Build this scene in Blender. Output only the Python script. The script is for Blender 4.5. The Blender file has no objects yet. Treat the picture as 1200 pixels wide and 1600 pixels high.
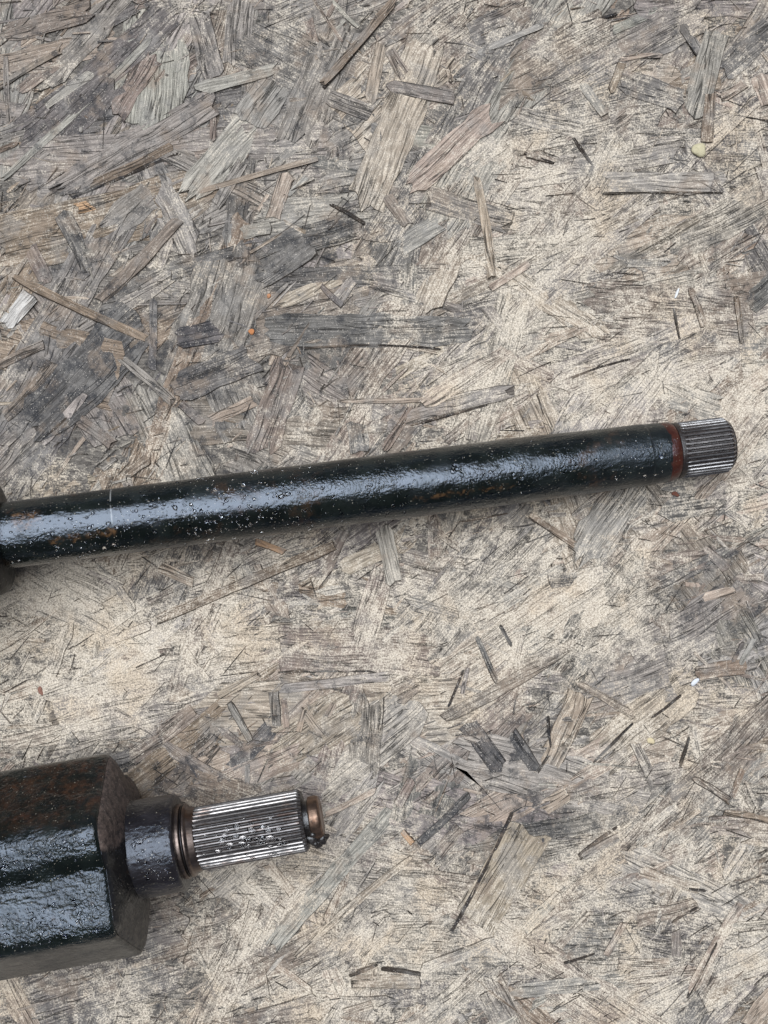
import bpy, math, random
import numpy as np
from mathutils import Vector, Matrix

# ------------------------------------------------------------------ camera, world, sun, exposure
S = 0.275e-3            # metres per photo pixel on the board plane
H = 0.520               # camera height above the board
scene = bpy.context.scene
col = scene.collection

cam_data = bpy.data.cameras.new('camera')
cam = bpy.data.objects.new('camera', cam_data)
col.objects.link(cam)
cam.location = (0, 0, H)
cam.rotation_euler = (0, 0, 0)
cam_data.sensor_fit = 'VERTICAL'
cam_data.sensor_height = 24.0
cam_data.lens = 24.0 * H / (1600 * S)
cam_data.clip_start = 0.01
cam_data.clip_end = 100.0
scene.camera = cam

SUN_ELEV, SUN_AZ = 75.0, 25.0
world = bpy.data.worlds.new('World')
scene.world = world
world.use_nodes = True
wn = world.node_tree
sky = wn.nodes.new('ShaderNodeTexSky')
sky.sky_type = 'NISHITA'
sky.sun_disc = False
sky.sun_elevation = math.radians(SUN_ELEV)
sky.sun_rotation = math.radians(SUN_AZ)
sky.air_density = 0.03
sky.dust_density = 0.2
sky.ozone_density = 0.0
wn.links.new(sky.outputs[0], wn.nodes['Background'].inputs[0])
wn.nodes['Background'].inputs[1].default_value = 0.05

sun_data = bpy.data.lights.new('sun', 'SUN')
sun_data.energy = 1.5
sun_data.angle = math.radians(54)
sun_data.color = (0.86, 0.92, 1.0)
sun = bpy.data.objects.new('sun', sun_data)
col.objects.link(sun)
_e, _a = math.radians(SUN_ELEV), math.radians(SUN_AZ)
sdir = Vector((-math.sin(_a) * math.cos(_e), math.cos(_a) * math.cos(_e), math.sin(_e)))
sun.rotation_euler = sdir.to_track_quat('Z', 'Y').to_euler()
sun.location = (0, 0, 2)

scene.view_settings.view_transform = 'Standard'
scene.view_settings.look = 'None'
scene.view_settings.gamma = 1.0
scene.view_settings.use_curve_mapping = False
scene.view_settings.exposure = 1.9

rng = np.random.default_rng(11)
random.seed(5)
MM = 1e-3


def P(px, py, z=0.0):
    """photo pixel and height above the board (m) -> point in the place"""
    k = S * (H - z) / H
    return Vector(((px - 600) * k, (800 - py) * k, z))


def proj(p):
    k = S * (H - p.z) / H
    return p.x / k + 600, 800 - p.y / k


# ------------------------------------------------------------------ noise on the board plane
_TAB = rng.random((256, 256)).astype(np.float64)


def vnoise(x, y, f, seed=0):
    x = np.asarray(x) * f + seed * 17.31
    y = np.asarray(y) * f + seed * 7.77
    xi = np.floor(x).astype(int); yi = np.floor(y).astype(int)
    fx = x - xi; fy = y - yi
    fx = fx * fx * (3 - 2 * fx); fy = fy * fy * (3 - 2 * fy)
    a = _TAB[xi % 256, yi % 256]; b = _TAB[(xi + 1) % 256, yi % 256]
    c = _TAB[xi % 256, (yi + 1) % 256]; d = _TAB[(xi + 1) % 256, (yi + 1) % 256]
    return (a * (1 - fx) + b * fx) * (1 - fy) + (c * (1 - fx) + d * fx) * fy * 1.0


def fbm(x, y, f, octv=4, seed=0):
    s = 0; a = 1; t = 0
    for o in range(octv):
        s = s + a * (vnoise(x, y, f * 2 ** o, seed + o * 3) - 0.5); t += a; a *= 0.55
    return s / t


DUST = [(900, 450, 220, 120, .45), (880, 610, 330, 80, .35), (1150, 640, 120, 120, .2), (150, 1030, 230, 110, .5),
        (600, 940, 300, 110, .3), (1000, 880, 170, 110, .25), (480, 1450, 240, 130, .22), (1000, 1450, 320, 190, .24),
        (930, 1010, 120, 90, .2), (860, 260, 150, 80, .25), (600, 230, 160, 160, .05), (60, 900, 140, 60, .3), (1120, 330, 160, 60, .2),
        (150, 150, 280, 250, -.4), (120, 600, 170, 130, -.55), (370, 560, 210, 120, -.28), (1140, 950, 110, 85, -.55),
        (830, 1280, 90, 60, -.7), (450, 1130, 200, 70, -.3), (650, 1290, 110, 110, -.2), (790, 1170, 70, 60, -.45),
        (280, 1215, 140, 50, -.35), (1180, 1180, 80, 60, -.1), (450, 380, 150, 60, -.25)]
STAIN = [(120, 610, 170, 130, .45), (1140, 950, 120, 90, .55), (830, 1285, 95, 60, .8), (790, 1175, 70, 70, .6), (640, 1280, 100, 90, .3),
         (270, 1225, 150, 50, .5), (60, 200, 140, 130, .3), (380, 560, 160, 80, .3), (860, 920, 120, 60, .3), (300, 870, 120, 50, .25),
         (1130, 400, 110, 50, .35), (480, 1140, 130, 60, .3), (470, 350, 100, 60, .25), (880, 1420, 60, 40, .1), (570, 1420, 60, 60, .3),
         (900, 500, 250, 250, -.4), (150, 1040, 200, 90, -.2), (1000, 1480, 250, 160, -.25)]


def blobs(tab, x, y):
    px = np.asarray(x) / S + 600; py = 800 - np.asarray(y) / S
    o = np.zeros_like(px, dtype=float)
    for (cx, cy, rx, ry, a) in tab:
        o += a * np.exp(-((px - cx) / rx) ** 2 - ((py - cy) / ry) ** 2)
    return o


def dust_region(x, y):
    return .6 * blobs(DUST, x, y) + 0.7 * fbm(x, y, 40, 3, 2) - .0 - .05 * np.tanh(np.asarray(y) / .10)


def stain_region(x, y):
    return .72 * blobs(STAIN, x, y) + 0.7 * fbm(x, y, 45, 3, 9)


def sheet_height(x, y):
    return MM * (-0.40 + 0.22 * np.clip(blobs(DUST, x, y), -.7, .6) + 0.9 * fbm(x, y, 90, 3, 4) + 0.6 * fbm(x, y, 420, 2, 6))


# ------------------------------------------------------------------ node helpers
class NT:
    def __init__(self, name):
        self.m = bpy.data.materials.new(name)
        self.m.use_nodes = True
        self.t = self.m.node_tree
        self.t.nodes.clear()
        self.out = self.t.nodes.new('ShaderNodeOutputMaterial')
        self.b = self.t.nodes.new('ShaderNodeBsdfPrincipled')
        self.t.links.new(self.b.outputs[0], self.out.inputs[0])

    def n(self, typ, **kw):
        n = self.t.nodes.new(typ)
        for k, v in kw.items():
            setattr(n, k, v)
        return n

    def put(self, sock, v):
        if isinstance(v, bpy.types.NodeSocket):
            self.t.links.new(v, sock)
        elif v is not None:
            if sock.type == 'RGBA' and not hasattr(v, '__len__'):
                v = (v, v, v, 1)
            elif sock.type == 'RGBA' and len(v) == 3:
                v = (*v, 1)
            sock.default_value = v

    def set(self, name, v):
        self.put(self.b.inputs[name], v)

    def math(self, op, a, b=None, c=None, clamp=False):
        n = self.n('ShaderNodeMath', operation=op, use_clamp=clamp)
        for i, v in enumerate((a, b, c)):
            if v is not None:
                self.put(n.inputs[i], v)
        return n.outputs[0]

    def mix(self, f, a, b, mode='MIX'):
        n = self.n('ShaderNodeMix', data_type='RGBA', blend_type=mode)
        self.put(n.inputs[0], f); self.put(n.inputs[6], a); self.put(n.inputs[7], b)
        return n.outputs[2]

    def noise2(self, vec, scale, detail=2, rough=.5, dist=0):
        return self.noise(vec, scale, detail, rough, dist, '2D')

    def noise(self, vec, scale, detail=2, rough=.5, dist=0, dims='3D'):
        n = self.n('ShaderNodeTexNoise', noise_dimensions=dims)
        self.put(n.inputs['Vector'], vec)
        n.inputs['Scale'].default_value = scale; n.inputs['Detail'].default_value = detail
        n.inputs['Roughness'].default_value = rough; n.inputs['Distortion'].default_value = dist
        return n.outputs[0]

    def ramp(self, v, lo, hi, a=0., b=1.):
        n = self.n('ShaderNodeMapRange', interpolation_type='SMOOTHSTEP')
        self.put(n.inputs[0], v)
        for i, q in enumerate((lo, hi, a, b)):
            self.put(n.inputs[i + 1], q)
        return n.outputs[0]

    def mapping(self, vec, scale=(1, 1, 1), loc=(0, 0, 0)):
        n = self.n('ShaderNodeMapping')
        self.put(n.inputs[0], vec)
        n.inputs['Scale'].default_value = scale; n.inputs['Location'].default_value = loc
        return n.outputs[0]

    def attr(self, name, out='Fac'):
        n = self.n('ShaderNodeAttribute', attribute_name=name)
        return n.outputs[out]

    def pos(self):
        return self.n('ShaderNodeNewGeometry').outputs['Position']

    def obj(self):
        return self.n('ShaderNodeTexCoord').outputs['Object']

    def sep(self, v):
        n = self.n('ShaderNodeSeparateXYZ'); self.put(n.inputs[0], v)
        return n.outputs

    def bump(self, h, dist, strength=1., normal=None):
        n = self.n('ShaderNodeBump')
        n.inputs['Strength'].default_value = strength
        n.inputs['Distance'].default_value = dist
        self.put(n.inputs['Height'], h)
        if normal is not None:
            self.put(n.inputs['Normal'], normal)
        return n.outputs[0]


def dust_nodes(m, pos, dust_attr, streak=None):
    """speckled sand and grit: coverage value and colour"""
    n_fine = m.noise2(pos, 1400, 2, .75)
    n_mid = m.noise2(pos, 330, 3, .65)
    n_big = m.noise2(pos, 80, 2, .6)
    v = m.math('ADD', m.math('MULTIPLY', n_fine, 1.1), m.math('ADD', m.math('MULTIPLY', n_mid, 1.0), m.math('MULTIPLY', n_big, .7)))
    if streak is not None:
        v = m.math('ADD', v, m.math('MULTIPLY', m.math('SUBTRACT', streak, .5), 1.3))
    v = m.math('ADD', v, dust_attr)          # about 1.4 + dust
    c = m.mix(m.ramp(n_fine, .32, .68), (.44, .368, .280), (.77, .665, .53))
    warm = m.ramp(m.noise2(m.mapping(pos, (1, 1, 1), (.31, .17, 0)), 38, 3, .6), .50, .70, 0, .5)
    c = m.mix(warm, c, m.mix(m.ramp(n_fine, .32, .68), (.36, .265, .170), (.70, .54, .37)))
    return v, c, n_fine, n_mid


def mildew(m, pos, stain, n_mid, grain):
    ms = m.math('ADD', m.math('ADD', m.math('MULTIPLY', m.noise2(pos, 150, 4, .72), .8), m.math('MULTIPLY', n_mid, .25)), m.math('MULTIPLY', stain, .24))
    ms = m.math('ADD', ms, m.math('MULTIPLY', m.math('SUBTRACT', grain, .5), .35))
    return m.ramp(ms, .54, .72)


def wood_material(name):
    m = NT(name)
    uvn = m.n('ShaderNodeUVMap', uv_map='UVMap').outputs[0]
    pos = m.pos()
    tint = m.attr('tint', 'Color')
    dust = m.attr('dust')
    stain = m.attr('stain')
    warp = m.noise2(m.mapping(uvn, (30, 140, 1)), 1, 1, .5)
    wv = m.n('ShaderNodeVectorMath', operation='ADD')
    comb = m.n('ShaderNodeCombineXYZ'); m.put(comb.inputs[1], m.math('MULTIPLY', warp, .004))
    m.put(wv.inputs[0], uvn); m.put(wv.inputs[1], comb.outputs[0])
    uv = wv.outputs[0]
    g1 = m.noise2(m.mapping(uv, (70, 1200, 1)), 1, 4, .75)
    g2 = m.noise2(m.mapping(uv, (22, 380, 1), (3, 9, 0)), 1, 2, .5)
    c = m.mix(1., tint, m.mix(m.ramp(g1, .28, .72), (.52, .51, .50), (1.52, 1.50, 1.48)), 'MULTIPLY')
    # weathering over the whole board: silver grey patches, warm patches
    w1 = m.noise2(pos, 62, 3, .6)
    c = m.mix(m.ramp(w1, .5, .72, 0, .5), c, m.mix(g1, (.17, .155, .140), (.35, .322, .288)))
    c = m.mix(m.ramp(w1, .46, .30, 0, .5), c, m.mix(g1, (.19, .142, .104), (.41, .312, .232)))
    # splits along the grain
    split = m.math('ABSOLUTE', m.math('SUBTRACT', g2, .5))
    sp = m.ramp(split, .0, .030, 1, 0)
    sp = m.math('MULTIPLY', sp, m.ramp(warp, .40, .60))
    c = m.mix(m.math('MULTIPLY', sp, .8), c, (.028, .025, .022))
    v, dc, nf, nm = dust_nodes(m, pos, dust, g1)
    mk = mildew(m, pos, stain, nm, g1)
    c = m.mix(m.math('MULTIPLY', mk, .8), c, m.mix(.15, (.020, .022, .027), tint))
    # grit over everything
    dk = m.ramp(v, 1.22, 1.92, 0, .92)
    dk = m.math('MULTIPLY', dk, m.math('SUBTRACT', 1., m.math('MULTIPLY', mk, .45)))
    c = m.mix(dk, c, dc)
    c = m.mix(m.math('MULTIPLY', m.ramp(m.noise2(pos, 1500, 1, .7), .63, .74, 0, .75), m.ramp(nm, .40, .62)), c, (.56, .50, .43))
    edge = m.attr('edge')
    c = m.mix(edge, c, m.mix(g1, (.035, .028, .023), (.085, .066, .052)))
    m.set('Base Color', c)
    m.set('Roughness', .82)
    m.set('Specular IOR Level', .25)
    h = m.math('SUBTRACT', m.math('MULTIPLY', g1, .7), m.math('MULTIPLY', sp, .9))
    h = m.math('ADD', h, m.math('ADD', m.math('MULTIPLY', nf, .55), m.math('MULTIPLY', nm, .5)))
    m.set('Normal', m.bump(h, .0007, 1.0))
    return m.m


def sheet_material(name):
    m = NT(name)
    pos = m.pos()
    dust = m.attr('dust'); stain = m.attr('stain')
    fib = m.noise2(m.mapping(pos, (260, 800, 1)), 1, 3, .65, .8)
    fib2 = m.noise2(m.mapping(pos, (700, 260, 1)), 1, 3, .65, .8)
    base = m.mix(m.ramp(fib, .3, .7), (.075, .066, .058), (.25, .22, .185))
    base = m.mix(m.ramp(fib2, .45, .6), base, m.mix(.5, base, (.16, .14, .12)))
    v, dc, nf, nm = dust_nodes(m, pos, dust, fib)
    c = m.mix(m.ramp(v, 1.20, 1.85, 0, .95), base, dc)
    c = m.mix(m.math('MULTIPLY', mildew(m, pos, stain, nm, fib), .8), c, (.03, .031, .036))
    m.set('Base Color', c)
    m.set('Roughness', .9)
    m.set('Specular IOR Level', .2)
    m.set('Normal', m.bump(m.math('ADD', m.math('ADD', nf, nm), m.math('MULTIPLY', fib, .8)), .0007, 1.0))
    return m.m


# ------------------------------------------------------------------ the strand board
M_WOOD = wood_material('weathered_wood_strand')
M_SHEET = sheet_material('sandy_wood_fines')

TINT = {'g': (.225, .196, .170), 'd': (.138, .124, .112), 'b': (.205, .163, .132), 'p': (.315, .250, .195),
        'l': (.285, .256, .222), 'o': (.37, .235, .14), 'w': (.48, .45, .42), 'k': (.200, .150, .110), 'x': (.042, .033, .026), 'c': (.090, .082, .077)}  # x: the shade inside gaps, put into a tint

# x0, y0, x1, y1 (board places read in photo units), width, tint, lift in mm
HAND = [
 (0,55,147,17,32,'b',.5),(-10,142,98,77,10,'b',.7),(9,87,15,207,8,'g',.5),(20,230,285,5,52,'d',.3),(3,283,240,60,12,'l',.5),
 (30,280,185,125,40,'d',.2),(180,185,245,80,32,'b',.6),(80,305,345,155,42,'g',.7),(112,302,275,228,13,'k',.8),
 (308,15,335,125,36,'g',.5),(378,-5,366,110,40,'g',.4),(305,143,440,105,20,'l',1.2),(285,315,440,140,52,'l',.5),
 (305,302,500,248,8,'p',1.1),(335,325,382,250,18,'l',.8),(95,325,148,432,28,'d',.5),(118,328,190,305,18,'o',.2),
 (150,370,240,300,46,'g',.3),(150,477,285,340,18,'b',.8),(331,140,334,225,9,'b',.6),(375,365,425,355,20,'l',.8),
 (503,135,620,-2,13,'k',1.4),(455,235,540,30,70,'g',.3),(385,195,432,125,58,'l',.7),(565,335,672,60,62,'p',.5),
 (600,133,715,155,20,'g',.9),(577,165,597,65,18,'p',.7),(630,305,775,170,42,'p',.7),(725,62,830,10,40,'d',.3),
 (745,84,850,40,10,'l',.7),(603,305,640,355,16,'b',.8),(663,308,800,350,36,'g',.5),(745,275,770,440,14,'p',.9),
 (425,345,450,270,22,'p',.6),(390,400,575,345,44,'d',.2),(615,390,690,345,30,'l',.4),(660,490,722,360,42,'p',.4),
 (605,80,630,130,10,'b',.8),(612,78,640,118,8,'b',.8),(510,150,585,180,25,'g',.5),(850,150,1110,15,55,'g',.5),(800,125,960,30,58,'b',.4),
 (955,50,1030,17,14,'l',.8),(1083,193,1118,48,38,'l',.9),(1103,225,1110,140,18,'k',1.0),(1063,40,1097,88,15,'d',.9),
 (1125,115,1210,40,40,'d',.5),(968,125,1070,160,38,'d',.5),(953,147,973,97,11,'k',.9),(965,93,1035,88,8,'p',.9),
 (907,130,947,185,14,'l',.9),(960,205,1010,170,44,'g',.3),(800,178,960,215,28,'g',.4),(940,285,1140,285,34,'l',.45),
 (820,240,868,253,10,'b',.7),(1040,390,1210,300,58,'g',.4),(1185,115,1205,165,30,'p',.4),(1125,155,1165,130,14,'p',.6),
 (20,432,235,533,13,'k',1.3),(8,510,52,458,26,'w',.7),(40,680,222,495,84,'c',.5),(45,385,75,445,25,'b',.5),
 (3,660,90,560,18,'b',.7),(-5,573,70,537,14,'b',.6),(183,555,275,630,14,'l',1.0),(272,530,350,515,34,'c',.6),
 (268,612,402,555,48,'d',.5),(285,420,370,395,22,'d',.6),(65,695,135,615,14,'l',.6),(123,655,178,695,18,'b',.6),
 (193,743,235,715,16,'k',.6),(325,660,400,625,18,'p',.5),(240,460,238,580,12,'d',.5),(280,628,318,662,12,'b',.7),
 (395,515,750,517,48,'d',.22),(400,440,490,380,34,'d',.5),(530,627,675,625,7,'p',.8),(600,665,805,608,24,'g',.8),
 (655,635,800,540,30,'p',.35),(405,712,455,560,48,'b',.5),(598,705,645,635,14,'b',.7),(562,710,555,655,28,'d',.4),
 (640,410,640,485,22,'d',.4),(500,445,535,478,8,'d',.6),(760,455,830,410,12,'p',.7),(735,690,740,650,20,'g',.5),
 (695,690,750,643,14,'b',.6),(795,570,910,513,12,'p',.3),(1078,450,1100,512,11,'k',1.1),(1149,463,1160,540,9,'k',1.0),
 (1020,560,1130,515,28,'d',.4),(1090,445,1205,430,18,'b',.5),(1165,480,1212,440,35,'d',.6),(1165,610,1210,578,30,'p',.4),
 (240,970,530,848,15,'k',1.1),(150,880,213,955,12,'g',.5),(135,893,190,922,12,'g',.5),(247,885,305,910,18,'p',.7),
 (163,1003,240,975,13,'g',.5),(337,1090,410,1050,13,'p',.7),(-10,1168,210,1115,28,'p',.3),(357,1095,393,1160,9,'l',.8),
 (50,1130,110,970,20,'g',.4),(92,1182,120,1148,20,'d',.5),(200,1185,310,1105,28,'b',.5),(228,943,275,922,14,'b',.5),
 (597,815,617,915,25,'l',1.0),(530,890,605,855,30,'p',.6),(505,905,540,825,14,'b',.6),(430,1010,695,1022,68,'b',.35),
 (430,1078,615,1055,14,'l',.7),(395,1052,480,1000,10,'p',.6),(685,1127,890,1010,20,'b',.9),(727,1125,785,1205,28,'c',.7),
 (612,1085,660,1055,40,'b',.5),(427,1077,433,1140,14,'g',.6),(443,1090,448,1140,9,'p',.7),(466,1145,476,1105,9,'p',.7),
 (475,1110,503,1150,13,'p',.6),(510,1120,523,1097,10,'p',.6),(398,845,447,863,9,'o',.7),(440,872,513,857,16,'d',.6),
 (743,990,777,1067,8,'c',.6),(630,935,720,960,14,'l',.4),(827,803,907,857,10,'k',.8),(940,893,977,853,14,'b',.5),
 (850,908,970,898,22,'d',.4),(933,980,1037,910,14,'b',.6),(800,1045,900,1005,18,'b',.5),(1085,1052,1170,1040,22,'k',1.0),
 (900,1065,1000,1125,12,'b',.6),(925,1190,1085,1065,66,'p',.3),(855,1200,910,1080,38,'p',.35),(797,1140,838,1205,18,'c',.9),
 (1097,853,1137,890,16,'b',.5),(1143,1037,1160,1003,6,'d',.7),(1155,1040,1180,995,8,'l',.7),(460,1495,645,1335,11,'p',.6),
 (415,1490,615,1262,28,'l',.7),(505,1275,590,1232,9,'p',.8),(415,1345,460,1400,16,'p',.6),(738,1445,835,1285,68,'p',.7),
 (543,1533,660,1533,20,'p',1.3),(555,1522,590,1508,7,'k',.9),(600,1512,655,1525,7,'k',.9),(650,1320,735,1240,12,'c',.7),
 (680,1340,720,1290,20,'b',.6),(620,1262,645,1215,14,'b',.6),(535,1583,585,1568,12,'p',.6),(655,1517,780,1468,18,'l',.5),
 (628,1298,645,1318,9,'o',.6),(1080,1213,1143,1253,9,'k',.8),(1143,1247,1160,1200,9,'k',.7),(1125,1267,1210,1282,10,'k',.8),
 (905,1340,970,1305,12,'l',.8),(1000,1360,1095,1390,16,'p',.5),(1075,1555,1160,1405,18,'p',.6),(945,1495,977,1437,10,'p',.6),
 (960,1505,1050,1505,18,'p',.5),(1055,1450,1057,1503,16,'g',.6),(990,1440,1090,1410,22,'b',.4),(1165,1605,1215,1545,30,'p',.8),
 (1140,1447,1205,1440,10,'l',.6),(1153,1462,1200,1456,10,'g',.5),(806,1500,818,1457,5,'d',.6),(790,1550,1000,1530,24,'l',.4),
 (818,1455,875,1395,16,'l',.5),
 (706,1455,802,1268,5,'x',.75),(926,1192,990,1128,4,'x',.6),(838,1208,858,1178,4,'x',.6),(855,1118,860,1168,4,'x',.6),(902,1338,966,1290,5,'x',.6),  # from here thin slivers along open gaps, their shade painted as dark colour
 (1073,1560,1120,1470,4,'x',.65),(470,542,690,543,3,'x',.6),(112,310,280,240,4,'x',.6),(940,303,1130,301,3,'x',.55),(435,1049,690,1050,3,'x',.5),
 (505,140,612,12,4,'x',.9),(516,318,572,350,5,'x',.7),(905,38,965,22,4,'x',.6),(1160,1605,1200,1552,5,'x',.7),(1052,480,1062,532,3,'x',.6),
 (820,240,866,256,4,'x',.7),(895,215,925,258,4,'x',.6),(1010,1128,1065,1085,4,'x',.6),(1062,1200,1078,1150,4,'x',.6),(545,1524,590,1506,5,'x',1.0),
 (595,1512,660,1522,5,'x',1.0),(65,690,150,608,4,'x',.6),(890,590,985,560,3,'x',.4),(640,665,780,628,3,'x',.7),(880,1505,930,1490,3,'x',.5),
 (1050,1440,1090,1415,4,'x',.6),(700,1105,725,1045,4,'x',.55),(780,975,800,1010,5,'x',.5),(1075,1388,1105,1392,4,'x',.6)]


class Strand:
    """one wood flake, or a dark sliver painted as gap shade: ribbon with ragged ends, ridged along the grain, with thickness"""
    def __init__(s, x0, y0, x1, y1, w, tint, lift, hand=False, fine=False):
        a = np.array([(x0 - 600) * S, (800 - y0) * S]); b = np.array([(x1 - 600) * S, (800 - y1) * S])
        L = np.linalg.norm(b - a); d = (b - a) / L; nrm = np.array([-d[1], d[0]])
        w = w * S
        if fine:
            nu, nv = 3, 1
        else:
            nu = int(np.clip(L / .006, 4, 12)); nv = int(np.clip(w / .0022, 2, 6))
        thin = w / L < .16
        js = np.linspace(-1, 1, nv + 1)
        jit = js.copy()
        if nv > 2:
            jit[1:-1] += rng.uniform(-.35, .35, nv - 1) * (2 / nv)
        rag = min(.12 * L, .55 * w if not thin else .8 * w)
        sa = rng.uniform(0, rag, nv + 1); sb = rng.uniform(0, rag, nv + 1)
        slant = rng.uniform(-.4, .4) * min(w, .3 * L)
        ss = np.linspace(0, 1, nu + 1)
        sag = rng.normal(0, .018) * L
        # torn ends: only the end rows are ragged, the rows between run straight across
        lead = rag * 1.15 + .02 * L
        U = np.repeat((lead + (L - 2 * lead) * np.clip((ss * nu - 1) / (nu - 2), 0, 1) if nu > 2 else ss * L)[:, None], nv + 1, 1)
        U[0] = sa * .95; U[-1] = L - sb * .95
        ss = U.mean(1) / L
        prof = np.ones(nu + 1)
        if thin:
            te = rng.uniform(.35, .9, 2)
            prof = np.minimum(1, te[0] + ss * 5) * np.minimum(1, te[1] + (1 - ss) * 5)
        prof = prof * (1 + rng.normal(0, .05, nu + 1))
        edge = rng.normal(0, .05, (nu + 1, nv + 1)) * (np.abs(jit)[None, :] > .99)
        V = (jit[None, :] + edge) * prof[:, None] * w / 2 + sag * (4 * ss * (1 - ss))[:, None] - sag * .5
        if not fine and rng.random() < .35:          # a splintered corner
            V[0, :] *= rng.uniform(.45, .9); 
        X = a[0] + d[0] * U + nrm[0] * V; Y = a[1] + d[1] * U + nrm[1] * V
        cx, cy = X.mean(), Y.mean()
        mm = MM
        if hand:
            z0 = lift * mm * 1.25; tu = rng.normal(0, .35) * mm; tv = rng.normal(0, .18) * mm
            base = 0.
            if lift < .4: z0 += .05 * mm
        else:
            z0 = lift * mm; tu = rng.normal(0, .34) * mm; tv = rng.normal(0, .2) * mm
            base = 0.
        cu = rng.normal(0, .1 if not hand else .3) * mm
        ridge = rng.normal(0, .07 * mm, nv + 1)
        ridge[[0, -1]] -= .05 * mm
        sc = np.clip(w / .006, .3, 1)
        Z = base + z0 + tu * (2 * ss - 1)[:, None] + tv * jit[None, :] * sc + cu * ((2 * ss - 1) ** 2)[:, None] + ridge[None, :] * sc \
            + rng.normal(0, .035 * mm, X.shape)
        s.X, s.Y, s.Z, s.U, s.V = X, Y, Z, U, V
        s.nu, s.nv, s.L, s.w = nu, nv, L, w
        s.th = mm * (rng.uniform(.7, 1.2) if not fine else .4)
        t = np.array(TINT[tint]) * rng.uniform(.88, 1.14) * (1 + rng.normal(0, .014, 3))
        s.tint = np.clip(t, .01, .9)
        s.hand = hand
        s.dir, s.nrm = d, nrm
        s.off = rng.uniform(0, 40, 2)
        s.dadj = (-.22 if hand and lift > .6 else -.06 if hand else 0) + (-.5 if tint in 'owx' else -.0 if tint == 'c' else 0) + rng.normal(0, .05)
        s.sadj = {'d': .05, 'o': -1, 'w': -1, 'p': -.35, 'k': -.2, 'l': -.15}.get(tint, 0)
        s.vis = 0
        s.lean = (rng.choice([.5, .1, -.45]), rng.choice([.5, -.1, -.45]), rng.choice([0, .35])) if not fine else (.3, .3, 0)
        s.fine = fine

    def arrays(s):
        nu, nv = s.nu, s.nv
        n = (nu + 1) * (nv + 1)
        top = np.stack([s.X, s.Y, s.Z], -1).reshape(-1, 3)
        uv = np.stack([s.U + s.off[0], s.V + s.off[1]], -1).reshape(-1, 2)
        idx = np.arange(n).reshape(nu + 1, nv + 1)
        q = np.stack([idx[:-1, :-1], idx[1:, :-1], idx[1:, 1:], idx[:-1, 1:]], -1).reshape(-1, 4)
        ring = np.concatenate([idx[:, 0], idx[-1, 1:], idx[-2::-1, -1], idx[0, -2:0:-1]])
        r_top = top[ring]
        cen = r_top.mean(0)
        r_bot = r_top.copy(); r_bot[:, 2] -= s.th
        # undercut below the edge
        lat = (r_bot[:, :2] - cen[:2]) @ s.nrm
        lon = (r_bot[:, :2] - cen[:2]) @ s.dir
        inset = np.where(lat > 0, s.lean[0], s.lean[1]) * s.th
        r_bot[:, :2] -= np.outer(np.sign(lat) * np.minimum(np.abs(lat) * .4, inset), s.nrm)
        r_bot[:, :2] += np.outer(np.sign(lon) * (np.abs(lon) > .42 * s.L) * s.lean[2] * s.th, s.dir)
        m = len(ring)
        verts = np.concatenate([top, r_top, r_bot])
        uv = np.concatenate([uv, uv[ring], uv[ring] + .0004])
        i = np.arange(m); j = (i + 1) % m
        sk = np.stack([n + i, n + m + i, n + m + j, n + j], -1)
        # underside: strip between the two long edges
        bl = n + m + np.arange(nu + 1)                       # ring order: left edge 0..nu
        br = n + m + (nu + nv + np.arange(nu + 1))           # right edge nu..0
        br = br[::-1]
        un = np.stack([bl[:-1], br[:-1], br[1:], bl[1:]], -1)
        faces = np.concatenate([q[:, ::-1] if False else q, sk, un])
        smooth = np.zeros(len(faces), bool); smooth[:len(q)] = True
        # make the top face look up
        p = verts[q]
        if np.cross(p[:, 1] - p[:, 0], p[:, 2] - p[:, 0])[:, 2].sum() < 0:
            faces = faces[:, ::-1]
        return verts, faces, uv, smooth


def strand_mesh(name, strands):
    vs, fs, uvs, sm, ti, du, st, ed = [], [], [], [], [], [], [], []
    o = 0
    for s in strands:
        v, f, uv, smo = s.arrays()
        vs.append(v); fs.append(f + o); uvs.append(uv); sm.append(smo)
        ti.append(np.repeat(np.append(s.tint, 1)[None, :], len(v), 0))
        du.append(np.full(len(v), s.dadj)); st.append(np.full(len(v), s.sadj))
        o += len(v)
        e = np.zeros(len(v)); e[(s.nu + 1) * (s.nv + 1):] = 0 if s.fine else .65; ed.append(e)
    V = np.concatenate(vs); F = np.concatenate(fs); UV = np.concatenate(uvs)
    du = [np.concatenate(du) + dust_region(V[:, 0], V[:, 1])]; st = [np.concatenate(st) + stain_region(V[:, 0], V[:, 1])]
    me = bpy.data.meshes.new(name)
    quads_to_mesh(me, V, F)
    me.polygons.foreach_set('use_smooth', np.concatenate(sm))
    lay = me.uv_layers.new(name='UVMap')
    lay.data.foreach_set('uv', UV[F.reshape(-1)].astype(np.float32).reshape(-1))
    a = me.attributes.new('tint', 'FLOAT_COLOR', 'POINT'); a.data.foreach_set('color', np.concatenate(ti).astype(np.float32).reshape(-1))
    a = me.attributes.new('edge', 'FLOAT', 'POINT'); a.data.foreach_set('value', np.concatenate(ed).astype(np.float32))
    a = me.attributes.new('dust', 'FLOAT', 'POINT'); a.data.foreach_set('value', np.concatenate(du).astype(np.float32))
    a = me.attributes.new('stain', 'FLOAT', 'POINT'); a.data.foreach_set('value', np.concatenate(st).astype(np.float32))
    me.materials.append(M_WOOD)
    me.update()
    return me


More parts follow.
